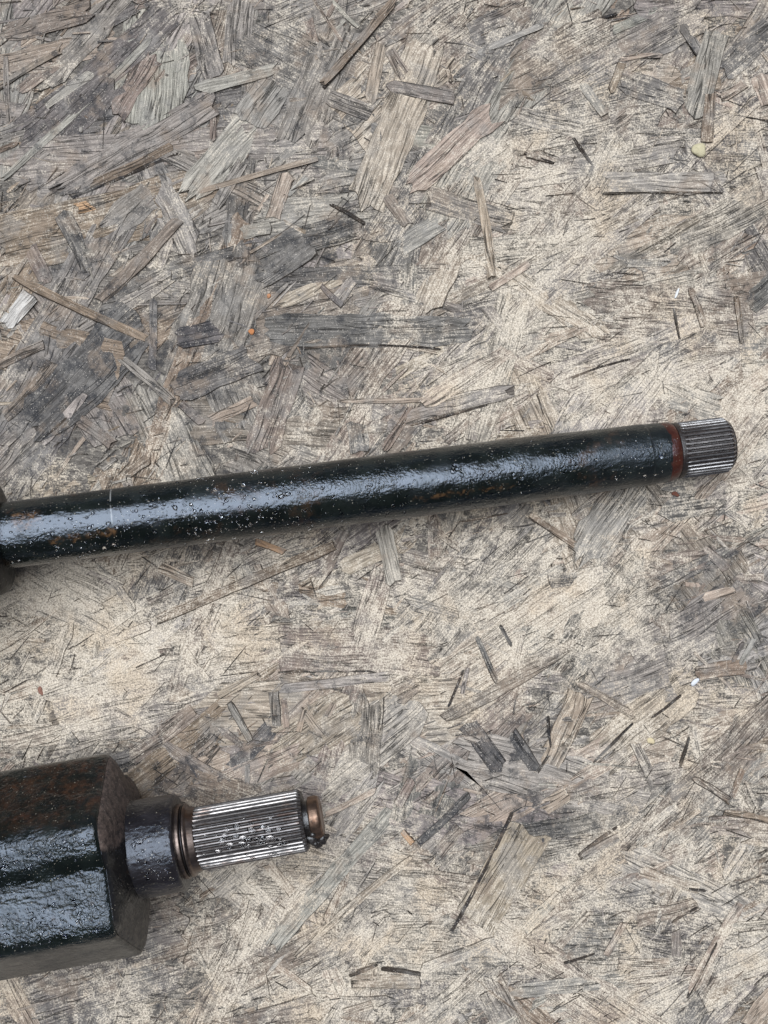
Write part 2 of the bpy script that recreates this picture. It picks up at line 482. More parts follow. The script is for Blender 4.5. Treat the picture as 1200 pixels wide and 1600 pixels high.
def quads_to_mesh(me, V, F):
    me.vertices.add(len(V)); me.vertices.foreach_set('co', V.astype(np.float32).reshape(-1))
    me.loops.add(F.size); me.loops.foreach_set('vertex_index', F.astype(np.int32).reshape(-1))
    me.polygons.add(len(F))
    me.polygons.foreach_set('loop_start', np.arange(0, F.size, F.shape[1], dtype=np.int32))
    me.polygons.foreach_set('loop_total', np.full(len(F), F.shape[1], np.int32))
    me.update(calc_edges=True)


strands = [Strand(*h, hand=True) for h in HAND]


def rand_angle(px, py):
    r = rng.random()
    if r < .5:
        m = 48 if (px < 650 and py < 800) else 32
        return math.radians(rng.normal(m, 18))
    if r < .68:
        return math.radians(rng.normal(2, 14))
    return rng.uniform(0, math.pi)


_sx, _sy = np.meshgrid(np.linspace(-320, 1520, 93), np.linspace(-320, 1920, 113))
_ST = stain_region((_sx - 600) * S, (800 - _sy) * S)


def rand_tint(px, py):
    st = float(_ST[int((py + 320) / 20), int((px + 320) / 20)])
    p = {'g': .34, 'd': .16 + .3 * max(st, 0), 'b': .22, 'p': .16 - .15 * min(max(st, 0), .6), 'l': .14, 'k': .08}
    k = list(p); w = np.array([p[i] for i in k]); w /= w.sum()
    return k[rng.choice(len(k), p=w)]


def scatter(n, l0, l1, w0, w1, z0, z1, fine=False, tint=None):
    for _ in range(n):
        px, py = rng.uniform(-320, 1520), rng.uniform(-320, 1920)
        a = rand_angle(px, py)
        L = math.exp(rng.uniform(math.log(l0), math.log(l1))); w = math.exp(rng.uniform(math.log(w0), math.log(w1)))
        dx, dy = math.cos(a) * L / 2, -math.sin(a) * L / 2
        strands.append(Strand(px - dx, py - dy, px + dx, py + dy, min(w, L * .45), tint or rand_tint(px, py), rng.uniform(z0, z1), fine=fine))


scatter(640, 220, 560, 38, 125, -.70, .22)
scatter(420, 70, 230, 8, 30, -.40, .32)
scatter(1100, 22, 110, 2.5, 9, -.25, .45)
scatter(4200, 8, 44, 1.0, 3.4, -.15, .55, fine=True)
scatter(2600, 10, 60, .8, 1.9, .0, .60, fine=True, tint='x')  # hairline slivers whose dark tint imitates the shade inside cracks

# how much of each strand the photograph's frame shows: a height map of the board
RES = 2.0
GW, GH = int(1200 / RES), int(1600 / RES)
gx, gy = np.meshgrid((np.arange(GW) + .5) * RES, (np.arange(GH) + .5) * RES)
zb = sheet_height((gx - 600) * S, (800 - gy) * S)
zid = np.full((GH, GW), -1)
for k, s in enumerate(strands):
    if s.w < 5 * S:
        continue
    A = np.array([[s.X[0, 0], s.Y[0, 0]], [s.X[-1, 0], s.Y[-1, 0]], [s.X[-1, -1], s.Y[-1, -1]], [s.X[0, -1], s.Y[0, -1]]])
    ap = np.stack([A[:, 0] / S + 600, 800 - A[:, 1] / S], -1)
    lo = np.floor(ap.min(0) / RES).astype(int) - 1; hi = np.ceil(ap.max(0) / RES).astype(int) + 2
    lo = np.maximum(lo, 0); hi = np.minimum(hi, (GW, GH))
    if (hi <= lo).any():
        continue
    sl = (slice(lo[1], hi[1]), slice(lo[0], hi[0]))
    xx = (gx[sl] - 600) * S; yy = (800 - gy[sl]) * S
    c0 = np.array([s.X.mean(), s.Y.mean()])
    u = (xx - c0[0]) * s.dir[0] + (yy - c0[1]) * s.dir[1]; v = (xx - c0[0]) * s.nrm[0] + (yy - c0[1]) * s.nrm[1]
    ins = (np.abs(u) < s.L * .46) & (np.abs(v) < s.w * .5)
    f = np.clip(u / s.L + .5, 0, 1); g = np.clip(v / s.w + .5, 0, 1)
    z = s.Z[0, 0] * (1 - f) * (1 - g) + s.Z[-1, 0] * f * (1 - g) + s.Z[0, -1] * (1 - f) * g + s.Z[-1, -1] * f * g
    up = ins & (z > zb[sl])
    zb[sl][up] = z[up]; zid[sl][up] = k
# places under the two shafts do not count
for (xa, ya, xb, yb, r) in ((0, 835, 1150, 700, 52), (0, 1360, 220, 1335, 165), (220, 1335, 500, 1280, 65)):
    tt = np.clip(((gx - xa) * (xb - xa) + (gy - ya) * (yb - ya)) / ((xb - xa) ** 2 + (yb - ya) ** 2), 0, 1)
    zid[np.hypot(gx - xa - tt * (xb - xa), gy - ya - tt * (yb - ya)) < r] = -1
ids, cnt = np.unique(zid[zid >= 0], return_counts=True)
for i, c in zip(ids, cnt):
    strands[i].vis = c
order = sorted(range(len(strands)), key=lambda k: -strands[k].vis)
single = set(k for k in order[:300] if strands[k].vis > 6)

# the board itself: body, then the surface sheet of fines and sand
def obj(name, me, parent=None, mat=None):
    o = bpy.data.objects.new(name, me)
    col.objects.link(o)
    if parent:
        o.parent = parent
    if mat:
        me.materials.append(mat)
    return o


def tag(o, label=None, cat=None, group=None, kind=None):
    if label: o['label'] = label
    if cat: o['category'] = cat
    if group: o['group'] = group
    if kind: o['kind'] = kind
    return o


def sheet_mesh():
    # fine grid in the middle, coarse towards the board's far edges
    def axis(half, far, step):
        c = np.arange(-half, half + step / 2, step)
        e = half + (far - half) * np.linspace(0, 1, 24)[1:] ** 1.6
        return np.concatenate([-e[::-1], c, e])
    xs = axis(.19, 1.2, .00105); ys = axis(.245, 1.2, .00105)
    X, Y = np.meshgrid(xs, ys, indexing='ij')
    Z = sheet_height(X, Y)
    n = len(ys)
    V = np.stack([X, Y, Z], -1).reshape(-1, 3)
    idx = np.arange(V.shape[0]).reshape(X.shape)
    F = np.stack([idx[:-1, :-1], idx[1:, :-1], idx[1:, 1:], idx[:-1, 1:]], -1).reshape(-1, 4)
    nt = len(F)
    # rim and underside of the sheet of board, 15 mm thick
    ring = np.concatenate([idx[:, 0], idx[-1, 1:], idx[-2::-1, -1], idx[0, -2:0:-1]])
    low = V[ring].copy(); low[:, 2] = -.015
    base = len(V)
    V = np.concatenate([V, low])
    i = np.arange(len(ring)); j = (i + 1) % len(ring)
    F = np.concatenate([F, np.stack([ring[i], base + i, base + j, ring[j]], -1)])
    me = bpy.data.meshes.new('strand_board')
    quads_to_mesh(me, V, F)
    sm = np.zeros(len(F), bool); sm[:nt] = True
    me.polygons.foreach_set('use_smooth', sm)
    a = me.attributes.new('dust', 'FLOAT', 'POINT'); a.data.foreach_set('value', dust_region(V[:, 0], V[:, 1]).astype(np.float32))
    a = me.attributes.new('stain', 'FLOAT', 'POINT'); a.data.foreach_set('value', stain_region(V[:, 0], V[:, 1]).astype(np.float32))
    return me


board = obj('strand_board', sheet_mesh(), None, M_SHEET)
tag(board, 'weathered grey strand board with sandy dust under both shafts', 'board', kind='structure')
for k in order[:300]:
    if k in single:
        obj('wood_strand', strand_mesh('wood_strand', [strands[k]]), board)
rest = [s for k, s in enumerate(strands) if k not in single]
tag(obj('flakes_and_gap_shade', strand_mesh('flakes_and_gap_shade', rest), board), kind='stuff')  # remaining flakes, together with the dark slivers painted as gap shade


# ------------------------------------------------------------------ metal materials
def wet_paint(name, base, rust_amt=.5, bump=.00022, scale=900, extra=None, ior=1.62, rough=.17):
    m = NT(name)
    p = m.obj()
    n_big = m.noise(p, 45, 4, .6)
    n_mid = m.noise(p, 260, 4, .65)
    rust = m.ramp(m.math('ADD', m.math('MULTIPLY', n_big, .8), m.math('MULTIPLY', n_mid, .35)), .62, .78, 0, rust_amt)
    c = m.mix(m.ramp(m.noise(p, 120, 3), .35, .7), base, tuple(q * 2.0 + .0012 for q in base))
    c = m.mix(rust, c, m.mix(m.ramp(n_mid, .4, .65), (.022, .011, .005), (.085, .040, .016)))
    r = m.math('ADD', rough, m.math('MULTIPLY', rust, .3))
    r = m.math('ADD', r, m.ramp(m.noise(p, 70, 2), .45, .7, 0, .16))
    if extra:
        c, r = extra(m, p, c, r)
    # grit stuck in the grease
    gr = m.ramp(m.noise(p, 1400, 1, .5), .725, .76)
    c = m.mix(m.math('MULTIPLY', gr, .8), c, (.36, .32, .25))
    m.set('Base Color', c); m.set('Roughness', r); m.set('IOR', ior); m.set('Specular Tint', (.74, .84, 1.0))
    film = m.ramp(m.noise(m.mapping(p, (1, 2.2, 2.2)), 48, 3, .6), .40, .62, .30, 1.15)     # smooth water film against pebbled beads
    h = m.math('ADD', m.noise(p, scale, 2, .5), m.math('MULTIPLY', m.noise(p, scale * .33, 2, .5), .9))
    h = m.math('MULTIPLY', h, film)
    m.set('Normal', m.bump(h, bump, 1.0))
    m.set('Coat Weight', .22); m.set('Coat Roughness', .05); m.set('Coat IOR', 1.4)
    m.set('Coat Normal', m.bump(m.noise(p, scale * .6, 2, .5), bump * 1.1, 1.0))
    return m.m


def steel(name, colr, rough=.24, dark=(.03, .022, .018), amt=.5, rustc=(.12, .05, .02), rust=.3):
    m = NT(name)
    p = m.obj()
    n = m.noise(m.mapping(p, (60, 500, 500)), 1, 3, .6)
    n2 = m.noise(p, 140, 4, .65)
    c = m.mix(m.ramp(n, .35, .7), tuple(q * .62 for q in colr), colr)
    c = m.mix(m.ramp(n2, .48, .7, 0, amt), c, dark)
    c = m.mix(m.ramp(m.noise(p, 90, 3, .6), .52, .7, 0, rust), c, rustc)
    m.set('Base Color', c); m.set('Metallic', .92)
    m.set('Roughness', m.math('ADD', rough, m.ramp(n2, .4, .7, 0, .25)))
    m.set('Normal', m.bump(m.math('ADD', n, n2), .00006, .7))
    return m.m


def grease(name, base, rough=.3, bump=.0003, scale=600):
    m = NT(name)
    p = m.obj()
    n = m.noise(p, scale, 4, .65)
    c = m.mix(m.ramp(n, .35, .7), base, tuple(q * 2.4 for q in base))
    m.set('Base Color', c); m.set('Roughness', rough); m.set('IOR', 1.6)
    m.set('Normal', m.bump(n, bump, 1.0))
    return m.m


def water_material():
    m = NT('water')
    m.set('Base Color', (1, 1, 1)); m.set('Transmission Weight', 1.0); m.set('IOR', 1.33); m.set('Roughness', .0)
    return m.m


M_WATER = water_material()
M_GREASE = grease('black_grease', (.012, .010, .009))


# ------------------------------------------------------------------ lathe and splines, axis along local x
def lathe(name, prof, mat, parent, seg=96, wob=0., smooth=True, caps=True):
    """prof: list of (x, r) in metres"""
    n = len(prof)
    th = np.linspace(0, 2 * math.pi, seg, endpoint=False)
    V = []
    for (x, r) in prof:
        rr = r + (wob * (np.sin(th * 3 + x * 90) + np.sin(th * 7 + x * 210) * .5) if wob else 0)
        V.append(np.stack([np.full(seg, x), rr * np.cos(th), rr * np.sin(th)], -1))
    V = np.concatenate(V)
    i = np.arange(seg); j = (i + 1) % seg
    F = [np.stack([k * seg + i, k * seg + j, (k + 1) * seg + j, (k + 1) * seg + i], -1) for k in range(n - 1)]
    faces = [tuple(f) for f in np.concatenate(F)[:, ::-1].tolist()]
    if caps:
        faces.append(tuple(range(seg))); faces.append(tuple(reversed(range((n - 1) * seg, n * seg))))
    me = bpy.data.meshes.new(name)
    me.from_pydata(V.tolist(), [], faces)
    for p in me.polygons:
        p.use_smooth = smooth and len(p.vertices) == 4
    o = obj(name, me, parent, mat)
    me.update()
    fix_normals(me)
    return o


def fix_normals(me):
    import bmesh
    bm = bmesh.new(); bm.from_mesh(me)
    bmesh.ops.recalc_face_normals(bm, faces=bm.faces)
    for e in bm.edges:
        if len(e.link_faces) == 2 and e.calc_face_angle(0) > .6:
            e.smooth = False
    bm.to_mesh(me); bm.free()


def round_prof(pts, r=.0008, k=4):
    """round the inner corners of a profile polyline"""
    out = [pts[0]]
    for a, b, c in zip(pts, pts[1:], pts[2:]):
        A, B, C = (np.array(q, float) for q in (a, b, c))
        l1, l2 = np.linalg.norm(A - B), np.linalg.norm(C - B)
        d = min(r, l1 * .45, l2 * .45)
        p, q = B + (A - B) / l1 * d, B + (C - B) / l2 * d
        for t in np.linspace(0, 1, k):
            out.append(tuple((1 - t) ** 2 * p + 2 * t * (1 - t) * B + t * t * q))
    out.append(pts[-1])
    return out


def spline_part(name, x0, x1, rc, rr, teeth, mats, parent, runout=.003, tail=.0012):
    """toothed shaft: V flanks, narrow crests; roots run out at x0, chamfer at x1"""
    sub = [(-.50, 0), (-.38, .05), (-.23, .64), (-.11, 1), (.0, 1.03), (.11, 1), (.23, .64), (.38, .05)]
    xs = [x0, x0 + runout * .45, x0 + runout * .8, x0 + runout, x0 + runout * 1.3]
    xs += list(np.linspace(x0 + runout * 2, x1 - tail, 12)) + [x1 - tail * .45, x1]
    V = []
    ns = len(sub)
    for x in xs:
        if x < x0 + runout:
            f = (x - x0) / runout
            lo = rc - (rc - rr) * (f ** .5) * .9; hi = rc
        else:
            lo, hi = rr, rc
        if x > x1 - tail:
            f = (x - (x1 - tail)) / tail
            hi = hi - f * tail * .85; lo = min(lo, hi) - f * tail * .3
        for t in range(teeth):
            jit = ((t * 7919) % 13 - 6) * .000004
            for (o_, h) in sub:
                a = (t + o_) * 2 * math.pi / teeth
                r = lo + (hi - lo) * min(h, 1.03) + (jit if h > .5 else 0)
                V.append((x, r * math.cos(a), r * math.sin(a)))
    m = teeth * ns
    F, mi = [], []
    for k in range(len(xs) - 1):
        for i in range(m):
            j = (i + 1) % m
            F.append((k * m + i, k * m + j, (k + 1) * m + j, (k + 1) * m + i))
            w = i % ns
            mi.append(1 if w in (0, 1, 6, 7) else (2 if w in (3, 4) else 0))
    F.append(tuple(range(m))); mi.append(1)
    F.append(tuple(range((len(xs) - 1) * m, len(xs) * m))); mi.append(1)
    me = bpy.data.meshes.new(name)
    me.from_pydata(V, [], F)
    for q in mats:
        me.materials.append(q)
    me.polygons.foreach_set('material_index', mi)
    me.update()
    import bmesh
    bm = bmesh.new(); bm.from_mesh(me); bmesh.ops.recalc_face_normals(bm, faces=bm.faces); bm.to_mesh(me); bm.free()
    return obj(name, me, parent)


def drop_mesh(drops):
    """drops: (centre, normal, tangent, radius, stretch, height): flat domes of water"""
    rings = [(1.0, -.10), (1.02, .10), (.9, .42), (.66, .74), (.34, .94)]
    seg = 9
    V, F = [], []
    for (c, nrm, tan, r, st, h) in drops:
        bi = nrm.cross(tan)
        o = len(V)
        ph = random.random() * 6
        for (rr, hh) in rings:
            for i in range(seg):
                a = 2 * math.pi * i / seg
                q = rr * r * (1 + .10 * math.sin(2 * a + ph) + .06 * math.sin(3 * a + 2 * ph))
                V.append(c + tan * (q * math.cos(a) * st) + bi * (q * math.sin(a)) + nrm * (hh * h * r))
        V.append(c + nrm * (h * r))
        for k in range(len(rings) - 1):
            for i in range(seg):
                j = (i + 1) % seg
                F.append((o + k * seg + i, o + k * seg + j, o + (k + 1) * seg + j, o + (k + 1) * seg + i))
        t = o + len(rings) * seg
        for i in range(seg):
            F.append((o + (len(rings) - 1) * seg + i, o + (len(rings) - 1) * seg + (i + 1) % seg, t))
        F.append(tuple(o + seg - 1 - i for i in range(seg)))
    me = bpy.data.meshes.new('water_drops')
    me.from_pydata([tuple(v) for v in V], [], F)
    for p in me.polygons:
        p.use_smooth = True
    return me


def shaft_empty(name, A, B, rise=0.):
    d = (B - A).normalized()
    up = Vector((0, 0, 1)); y = up.cross(d).normalized(); z = d.cross(y)
    e = bpy.data.objects.new(name, None)
    col.objects.link(e)
    e.matrix_world = Matrix.Translation(A) @ Matrix((d, y, z)).transposed().to_4x4()
    e.empty_display_size = .01

    def lx(px):
        lo, hi = -1., 1.
        for _ in range(50):
            md = (lo + hi) / 2
            if proj(A + d * md + z * rise)[0] < px: lo = md
            else: hi = md
        return lo
    return e, lx


# ------------------------------------------------------------------ long shaft
A, B = P(200, 812.5, .0335), P(1000, 711.5, .0136)
shaft, LX = shaft_empty('drive_shaft', A, B, .0115)
tag(shaft, 'long black wet steel shaft lying across the board with rusty ring and splined tip', 'shaft')


def shaft_marks(m, p, c, r):
    s = m.sep(p)
    x, y = s[0], s[1]
    # bare worn bands near the joint
    def box(x0, x1, y0, y1, soft=.0012):
        wob = m.math('MULTIPLY', m.math('SUBTRACT', m.noise(p, 350, 3, .6), .5), .006)
        xx = m.math('ADD', x, wob); yy = m.math('ADD', y, wob)
        a = m.math('MULTIPLY', m.ramp(xx, x0, x0 + soft), m.ramp(xx, x1, x1 - soft))
        b = m.math('MULTIPLY', m.ramp(yy, y0, y0 + soft), m.ramp(yy, y1, y1 - soft))
        return m.math('MULTIPLY', a, b)
    k = box(LX(18), LX(72), .001, .0085)
    k = m.math('MAXIMUM', k, box(LX(72), LX(180), -.0065, -.0025))
    k = m.math('MAXIMUM', k, m.math('MULTIPLY', box(LX(640), LX(800), -.0075, -.0045), .7))
    k = m.math('MULTIPLY', k, m.ramp(m.noise(p, 230, 3, .65), .36, .58))
    c = m.mix(m.math('MULTIPLY', k, .85), c, m.mix(m.ramp(m.noise(p, 600, 3), .4, .65), (.018, .011, .006), (.115, .062, .028)))
    # pale scratch
    sc = m.math('MULTIPLY', m.ramp(m.math('ABSOLUTE', m.math('SUBTRACT', x, LX(176))), .0004, .0001), m.ramp(y, -.003, .002))
    sc = m.math('MULTIPLY', sc, m.ramp(m.noise(p, 500, 2), .35, .55))
    c = m.mix(m.math('MULTIPLY', sc, .45), c, (.40, .39, .37))
    # cracked paint line near the splined tip
    wob = m.math('MULTIPLY', m.math('SUBTRACT', m.noise(p, 250, 2), .5), .002)
    ck = m.math('MULTIPLY', m.ramp(m.math('ABSOLUTE', m.math('SUBTRACT', m.math('ADD', x, wob), LX(1021))), .00035, .00012),
                m.math('MULTIPLY', m.ramp(y, -.004, -.001), m.ramp(y, .0085, .006)))
    c = m.mix(ck, c, (.004, .004, .004))
    r = m.math('ADD', r, m.math('MULTIPLY', ck, .5))
    # rust creeping under the paint at the tip
    wob2 = m.math('MULTIPLY', m.math('SUBTRACT', m.noise(p, 140, 3, .6), .5), .008)
    rk = m.ramp(m.math('ADD', x, wob2), LX(1048), LX(1056))
    rk = m.math('MULTIPLY', rk, m.ramp(m.noise(p, 260, 3, .6), .38, .55))
    c = m.mix(rk, c, m.mix(m.noise(p, 500, 3), (.03, .007, .003), (.11, .026, .010)))
    # duller, thinner water film toward the tip
    r = m.math('ADD', r, m.ramp(x, LX(860), LX(1000), 0, .2))
    return c, r


M_SHAFT = wet_paint('wet_black_paint', (.0045, .0058, .0047), .32, .00028, 1100, shaft_marks, ior=1.56)
M_RUST = wet_paint('wet_rust', (.034, .0085, .004), .6, .0003, 700, ior=1.45, rough=.38)
M_BRIGHT = steel('bright_tip_steel', (.66, .64, .62), .22, amt=.4, rust=.15)
M_STEEL = steel('bright_worn_steel', (.34, .315, .295), .3, amt=.65, rust=.5)
M_CREST = steel('dull_crest_steel', (.22, .205, .20), .36, amt=.5, rust=.3)
M_ROOT = grease('oily_rust_root', (.009, .006, .005), .45)

R = .0136
main = lathe('tube', round_prof([(LX(-150), R * .975), (LX(200), R * .98), (LX(600), R), (LX(820), R * 1.003), (LX(960), .01305), (LX(1020), .01290), (LX(1022), .01268), (LX(1040), .0126),
                                 (LX(1056), .01235), (LX(1058), .010)], .0006), M_SHAFT, shaft, 128, .00004)
lathe('rust_ring', round_prof([(LX(1046), .0118), (LX(1049), .01248), (LX(1058), .0124), (LX(1063), .0121), (LX(1067), .0115), (LX(1068), .010)], .0008),
      M_RUST, shaft, 96, .00008)
lathe('shoulder', round_prof([(LX(1066), .0105), (LX(1067), .0118), (LX(1076), .01165), (LX(1077), .0105)], .0004), M_ROOT, shaft, 72)
tip_spline = spline_part('spline', LX(1071), LX(1152), .01170, .01078, 36, (M_BRIGHT, M_ROOT, M_CREST), shaft, .0024, .0016)
lathe('end_face', round_prof([(LX(1145), .0090), (LX(1150.5), .0104), (LX(1154), .0101), (LX(1156), .0086), (LX(1156.2), .002)], .0008), M_ROOT, tip_spline, 64)
M_JOINT = wet_paint('black_joint', (.004, .004, .004), .3, .0003, 500, ior=1.25, rough=.5)
lathe('joint', round_prof([(LX(-330), .020), (LX(-330), .0395), (LX(-130), .0395), (LX(-115), .030), (LX(-80), .0235), (LX(-3), .0232), (LX(-2), .012)], .007, 8),
      M_JOINT, shaft, 96)

drops = []
zc = Vector((0, 0, 1))


def cyl_drop(x, th, rad, r, st=1., h=.5):
    n = Vector((0, math.sin(th), math.cos(th)))
    return (Vector((x, 0, 0)) + n * (rad - .00003), n, Vector((1, 0, 0)), r, st, h)


for _ in range(2000):
    x = random.uniform(LX(-20), LX(1035))
    dens = .35 + .65 * (math.sin(x * 55) * .5 + .5)
    if x > LX(860): dens *= .35
    if random.random() > dens: continue
    th = random.gauss(-.15, .6)
    if abs(th) > 1.35: continue
    r = min(.00019 * math.exp(random.gauss(.42, .5)), .0009)
    drops.append(cyl_drop(x, th, R * (.985 if x < LX(300) else .998 if x < LX(850) else .965), r, random.uniform(.9, 1.3), random.uniform(.75, 1.05)))
for (px, t) in ((170, -.05), (182, -.18), (215, .22), (300, .2), (275, .17), (140, -.1), (173, -.75), (157, -.85), (345, .3), (355, .18), (440, .1),
                (505, .2), (575, .05), (683, .28), (708, .2), (722, .16), (520, -.1), (450, .15), (815, .0), (765, .05)):
    drops.append(cyl_drop(LX(px), t, R, random.uniform(.0007, .0012), random.uniform(.9, 1.3), .5))
tag(obj('water_drops', drop_mesh(drops), shaft, M_WATER), kind='stuff')

# ------------------------------------------------------------------ joint housing with splined stub
ZB = .0370
A2, B2 = P(312, 1310, ZB), P(471, 1282, ZB)
hous, HX = shaft_empty('joint_housing', A2, B2)
tag(hous, 'black six-sided joint housing with short splined stub at the lower edge', 'joint')


def hous_marks(m, p, c, r):
    s = m.sep(p)
    x, y, z = s[0], s[1], s[2]
    # rusty brown on the flank that faces the long shaft
    f = m.math('MULTIPLY', m.ramp(y, .018, .028), m.ramp(m.math('ADD', x, m.math('MULTIPLY', m.noise(p, 120, 3), .04)), HX(60), HX(150)))
    c = m.mix(m.math('MULTIPLY', f, m.ramp(m.noise(p, 110, 4, .65), .36, .64, .1, .65)), c, m.mix(m.ramp(m.noise(p, 330, 4, .7), .36, .68), (.008, .005, .004), (.06, .024, .011)))
    # flank on the other side: the board's reflection painted into the colour
    f2 = m.math('MULTIPLY', m.ramp(y, -.0225, -.025), .8)
    c = m.mix(f2, c, m.mix(m.ramp(m.noise(p, 300, 5, .75), .3, .7), (.022, .020, .015), (.12, .105, .08)))
    r = m.math('ADD', r, m.math('MULTIPLY', f2, .3))
    r = m.math('ADD', r, m.math('MULTIPLY', m.ramp(y, .018, .024), .12))
    return c, r


M_HOUS = wet_paint('wet_housing_paint', (.0045, .0060, .0048), .3, .00056, 900, hous_marks, ior=1.5, rough=.2)


def end_marks(m, p, c, r):
    s = m.sep(p)
    y = s[1]
    wob = m.math('ADD', y, m.math('MULTIPLY', m.math('SUBTRACT', m.noise(p, 160, 3), .5), .006))
    k = m.ramp(wob, .008, .0105)
    c = m.mix(k, c, m.mix(m.ramp(m.noise(p, 420, 5, .75), .3, .7), (.026, .017, .012), (.12, .083, .064)))
    k2 = m.ramp(wob, -.016, -.0205)
    c = m.mix(k2, c, m.mix(m.ramp(m.noise(p, 420, 5, .75), .3, .7), (.022, .018, .013), (.115, .098, .074)))
    r = m.math('ADD', r, m.math('MULTIPLY', m.math('ADD', k, k2), .4))
    return c, r


M_END = wet_paint('housing_end_grime', (.006, .005, .004), .5, .0004, 700, end_marks, ior=1.5, rough=.35)


def hex_section(scale=1., rc=.0052, groove=.0026):
    """rounded six-sided outline, shallow groove along the middle of alternate flats; list of (y, z)"""
    C = .0420 * scale
    pts = []
    cor = [(C * math.cos(math.radians(60 * k)), C * math.sin(math.radians(60 * k))) for k in range(6)]
    for k in range(6):
        a, b, c = np.array(cor[k - 1]), np.array(cor[k]), np.array(cor[(k + 1) % 6])
        l = np.linalg.norm(a - b)
        p, q = b + (a - b) / l * rc, b + (c - b) / l * rc
        for t in np.linspace(0, 1, 7):
            pts.append((1 - t) ** 2 * p + 2 * t * (1 - t) * b + t * t * q)
        # along the flat b->c
        n = (b + c) / 2; n = n / np.linalg.norm(n)
        for t in np.linspace(0, 1, 25)[1:-1]:
            w = q + (c + (b - c) / l * rc - q) * t
            e = min(max((t - .16) / .24, 0), 1); e = e * e * (3 - 2 * e)
            g = groove * scale * e * (1 - max(t - .4, 0) / .6) if k % 2 == 1 else 0
            pts.append(w - n * g)
    return np.array(pts) + np.array([-.0008, 0])


def sections(name, secs, mat, parent, caps=(True, True)):
    V, F = [], []
    n = len(secs[0][1])
    for x, s in secs:
        V += [(x, q[0], q[1]) for q in s]
    for k in range(len(secs) - 1):
        for i in range(n):
            j = (i + 1) % n
            F.append((k * n + i, k * n + j, (k + 1) * n + j, (k + 1) * n + i))
    if caps[0]: F.append(tuple(range(n)))
    if caps[1]: F.append(tuple(range((len(secs) - 1) * n, len(secs) * n)))
    me = bpy.data.meshes.new(name)
    me.from_pydata(V, [], F)
    for p in me.polygons:
        p.use_smooth = len(p.vertices) == 4
    o = obj(name, me, parent, mat)
    me.update(); fix_normals(me)
    return o


xe = HX(196)
sections('housing_body', [(x, hex_section(s)) for x, s in
                          ((HX(-330), 1.01), (HX(-100), 1.01), (HX(60), 1.0), (HX(150), .998), (xe - .0022, .996), (xe - .0012, .992), (xe - .0004, .982), (xe, .968))],
         M_HOUS, hous)
sections('end_plate', [(x, hex_section(s, .0056)) for x, s in
                       ((xe - .003, .955), (xe + .0002, .955), (xe + .0012, .93), (xe + .0022, .86), (xe + .0042, .68), (xe + .0052, .52))], M_END, hous)
M_COLLAR = wet_paint('wet_collar', (.010, .0085, .009), .35, .00034, 800, ior=1.45, rough=.3)
lathe('collar', round_prof([(xe + .003, .0150), (xe + .0042, .0198), (xe + .0056, .0193), (HX(232), .0192), (HX(262), .0191), (HX(281.5), .0189), (HX(285), .0181), (HX(285.3), .012)], .0007),
      M_COLLAR, hous, 112, .00005)
M_BARE = steel('brown_bare_steel', (.18, .14, .12), .32, amt=.6, rust=.5, dark=(.03, .02, .016))
ring = lathe('bearing_seat', round_prof([(HX(283), .011), (HX(284), .01475), (HX(291), .0146), (HX(291.5), .0128), (HX(295), .0128), (HX(295.5), .01445), (HX(299), .0143), (HX(301), .0131),
                                  (HX(312), .0124), (HX(313), .010)], .0004), M_BARE, hous, 96)
M_RING = steel('black_clip', (.03, .028, .03), .35, amt=.5, rust=.1)
lathe('snap_ring', round_prof([(HX(291.6), .0120), (HX(291.8), .0141), (HX(294.6), .0141), (HX(294.9), .0120)], .0003), M_RING, ring, 96)
spline_part('spline', HX(306), HX(477), .01235, .01140, 36, (M_STEEL, M_ROOT, M_CREST), hous, .0036, .0014)
lathe('neck', [(HX(470), .0076), (HX(488), .0074)], M_GREASE, hous, 48)
M_TIP = steel('coppery_tip', (.27, .175, .125), .34, amt=.9, rust=.8, rustc=(.12, .045, .016))
lathe('tip', round_prof([(HX(484.0), .0060), (HX(484.5), .0087), (HX(496), .0088), (HX(501), .0085), (HX(503), .0075), (HX(503.2), .002)], .0007), M_TIP, hous, 64, .00018)
# clot of grease at the tip
import bmesh


def lump(name, size, mat, parent, seed, squash=(1, 1, 1), sub=3, amp=.35):
    bm = bmesh.new()
    bmesh.ops.create_icosphere(bm, subdivisions=sub, radius=1)
    r = random.Random(seed)
    off = [(Vector((r.uniform(-1, 1), r.uniform(-1, 1), r.uniform(-1, 1))).normalized(), r.uniform(-amp, amp), r.uniform(1.5, 4)) for _ in range(14)]
    for v in bm.verts:
        d = v.co.normalized()
        k = 1 + sum(a * max(0, d.dot(q)) ** (2 * e) for q, a, e in off)
        v.co = Vector((d.x * k * squash[0], d.y * k * squash[1], d.z * k * squash[2])) * size
    me = bpy.data.meshes.new(name)
    bm.to_mesh(me); bm.free()
    for p in me.polygons:
        p.use_smooth = True
    return obj(name, me, parent, mat)


for (px, t, rr, sz, sd) in ((487, -1.25, .0088, .0014, 1), (493, -1.35, .0092, .0017, 2), (498, -1.2, .0090, .0014, 3), (483, -1.0, .0085, .0013, 4), (501, -1.45, .0088, .0011, 5), (486, -.6, .0080, .0010, 6)):
    o = lump('grease_clot', sz * 1.25, M_GREASE, hous, sd, (1.3, 1, .9), 3, .6)
    o.location = (HX(px), math.sin(t) * rr, math.cos(t) * rr)

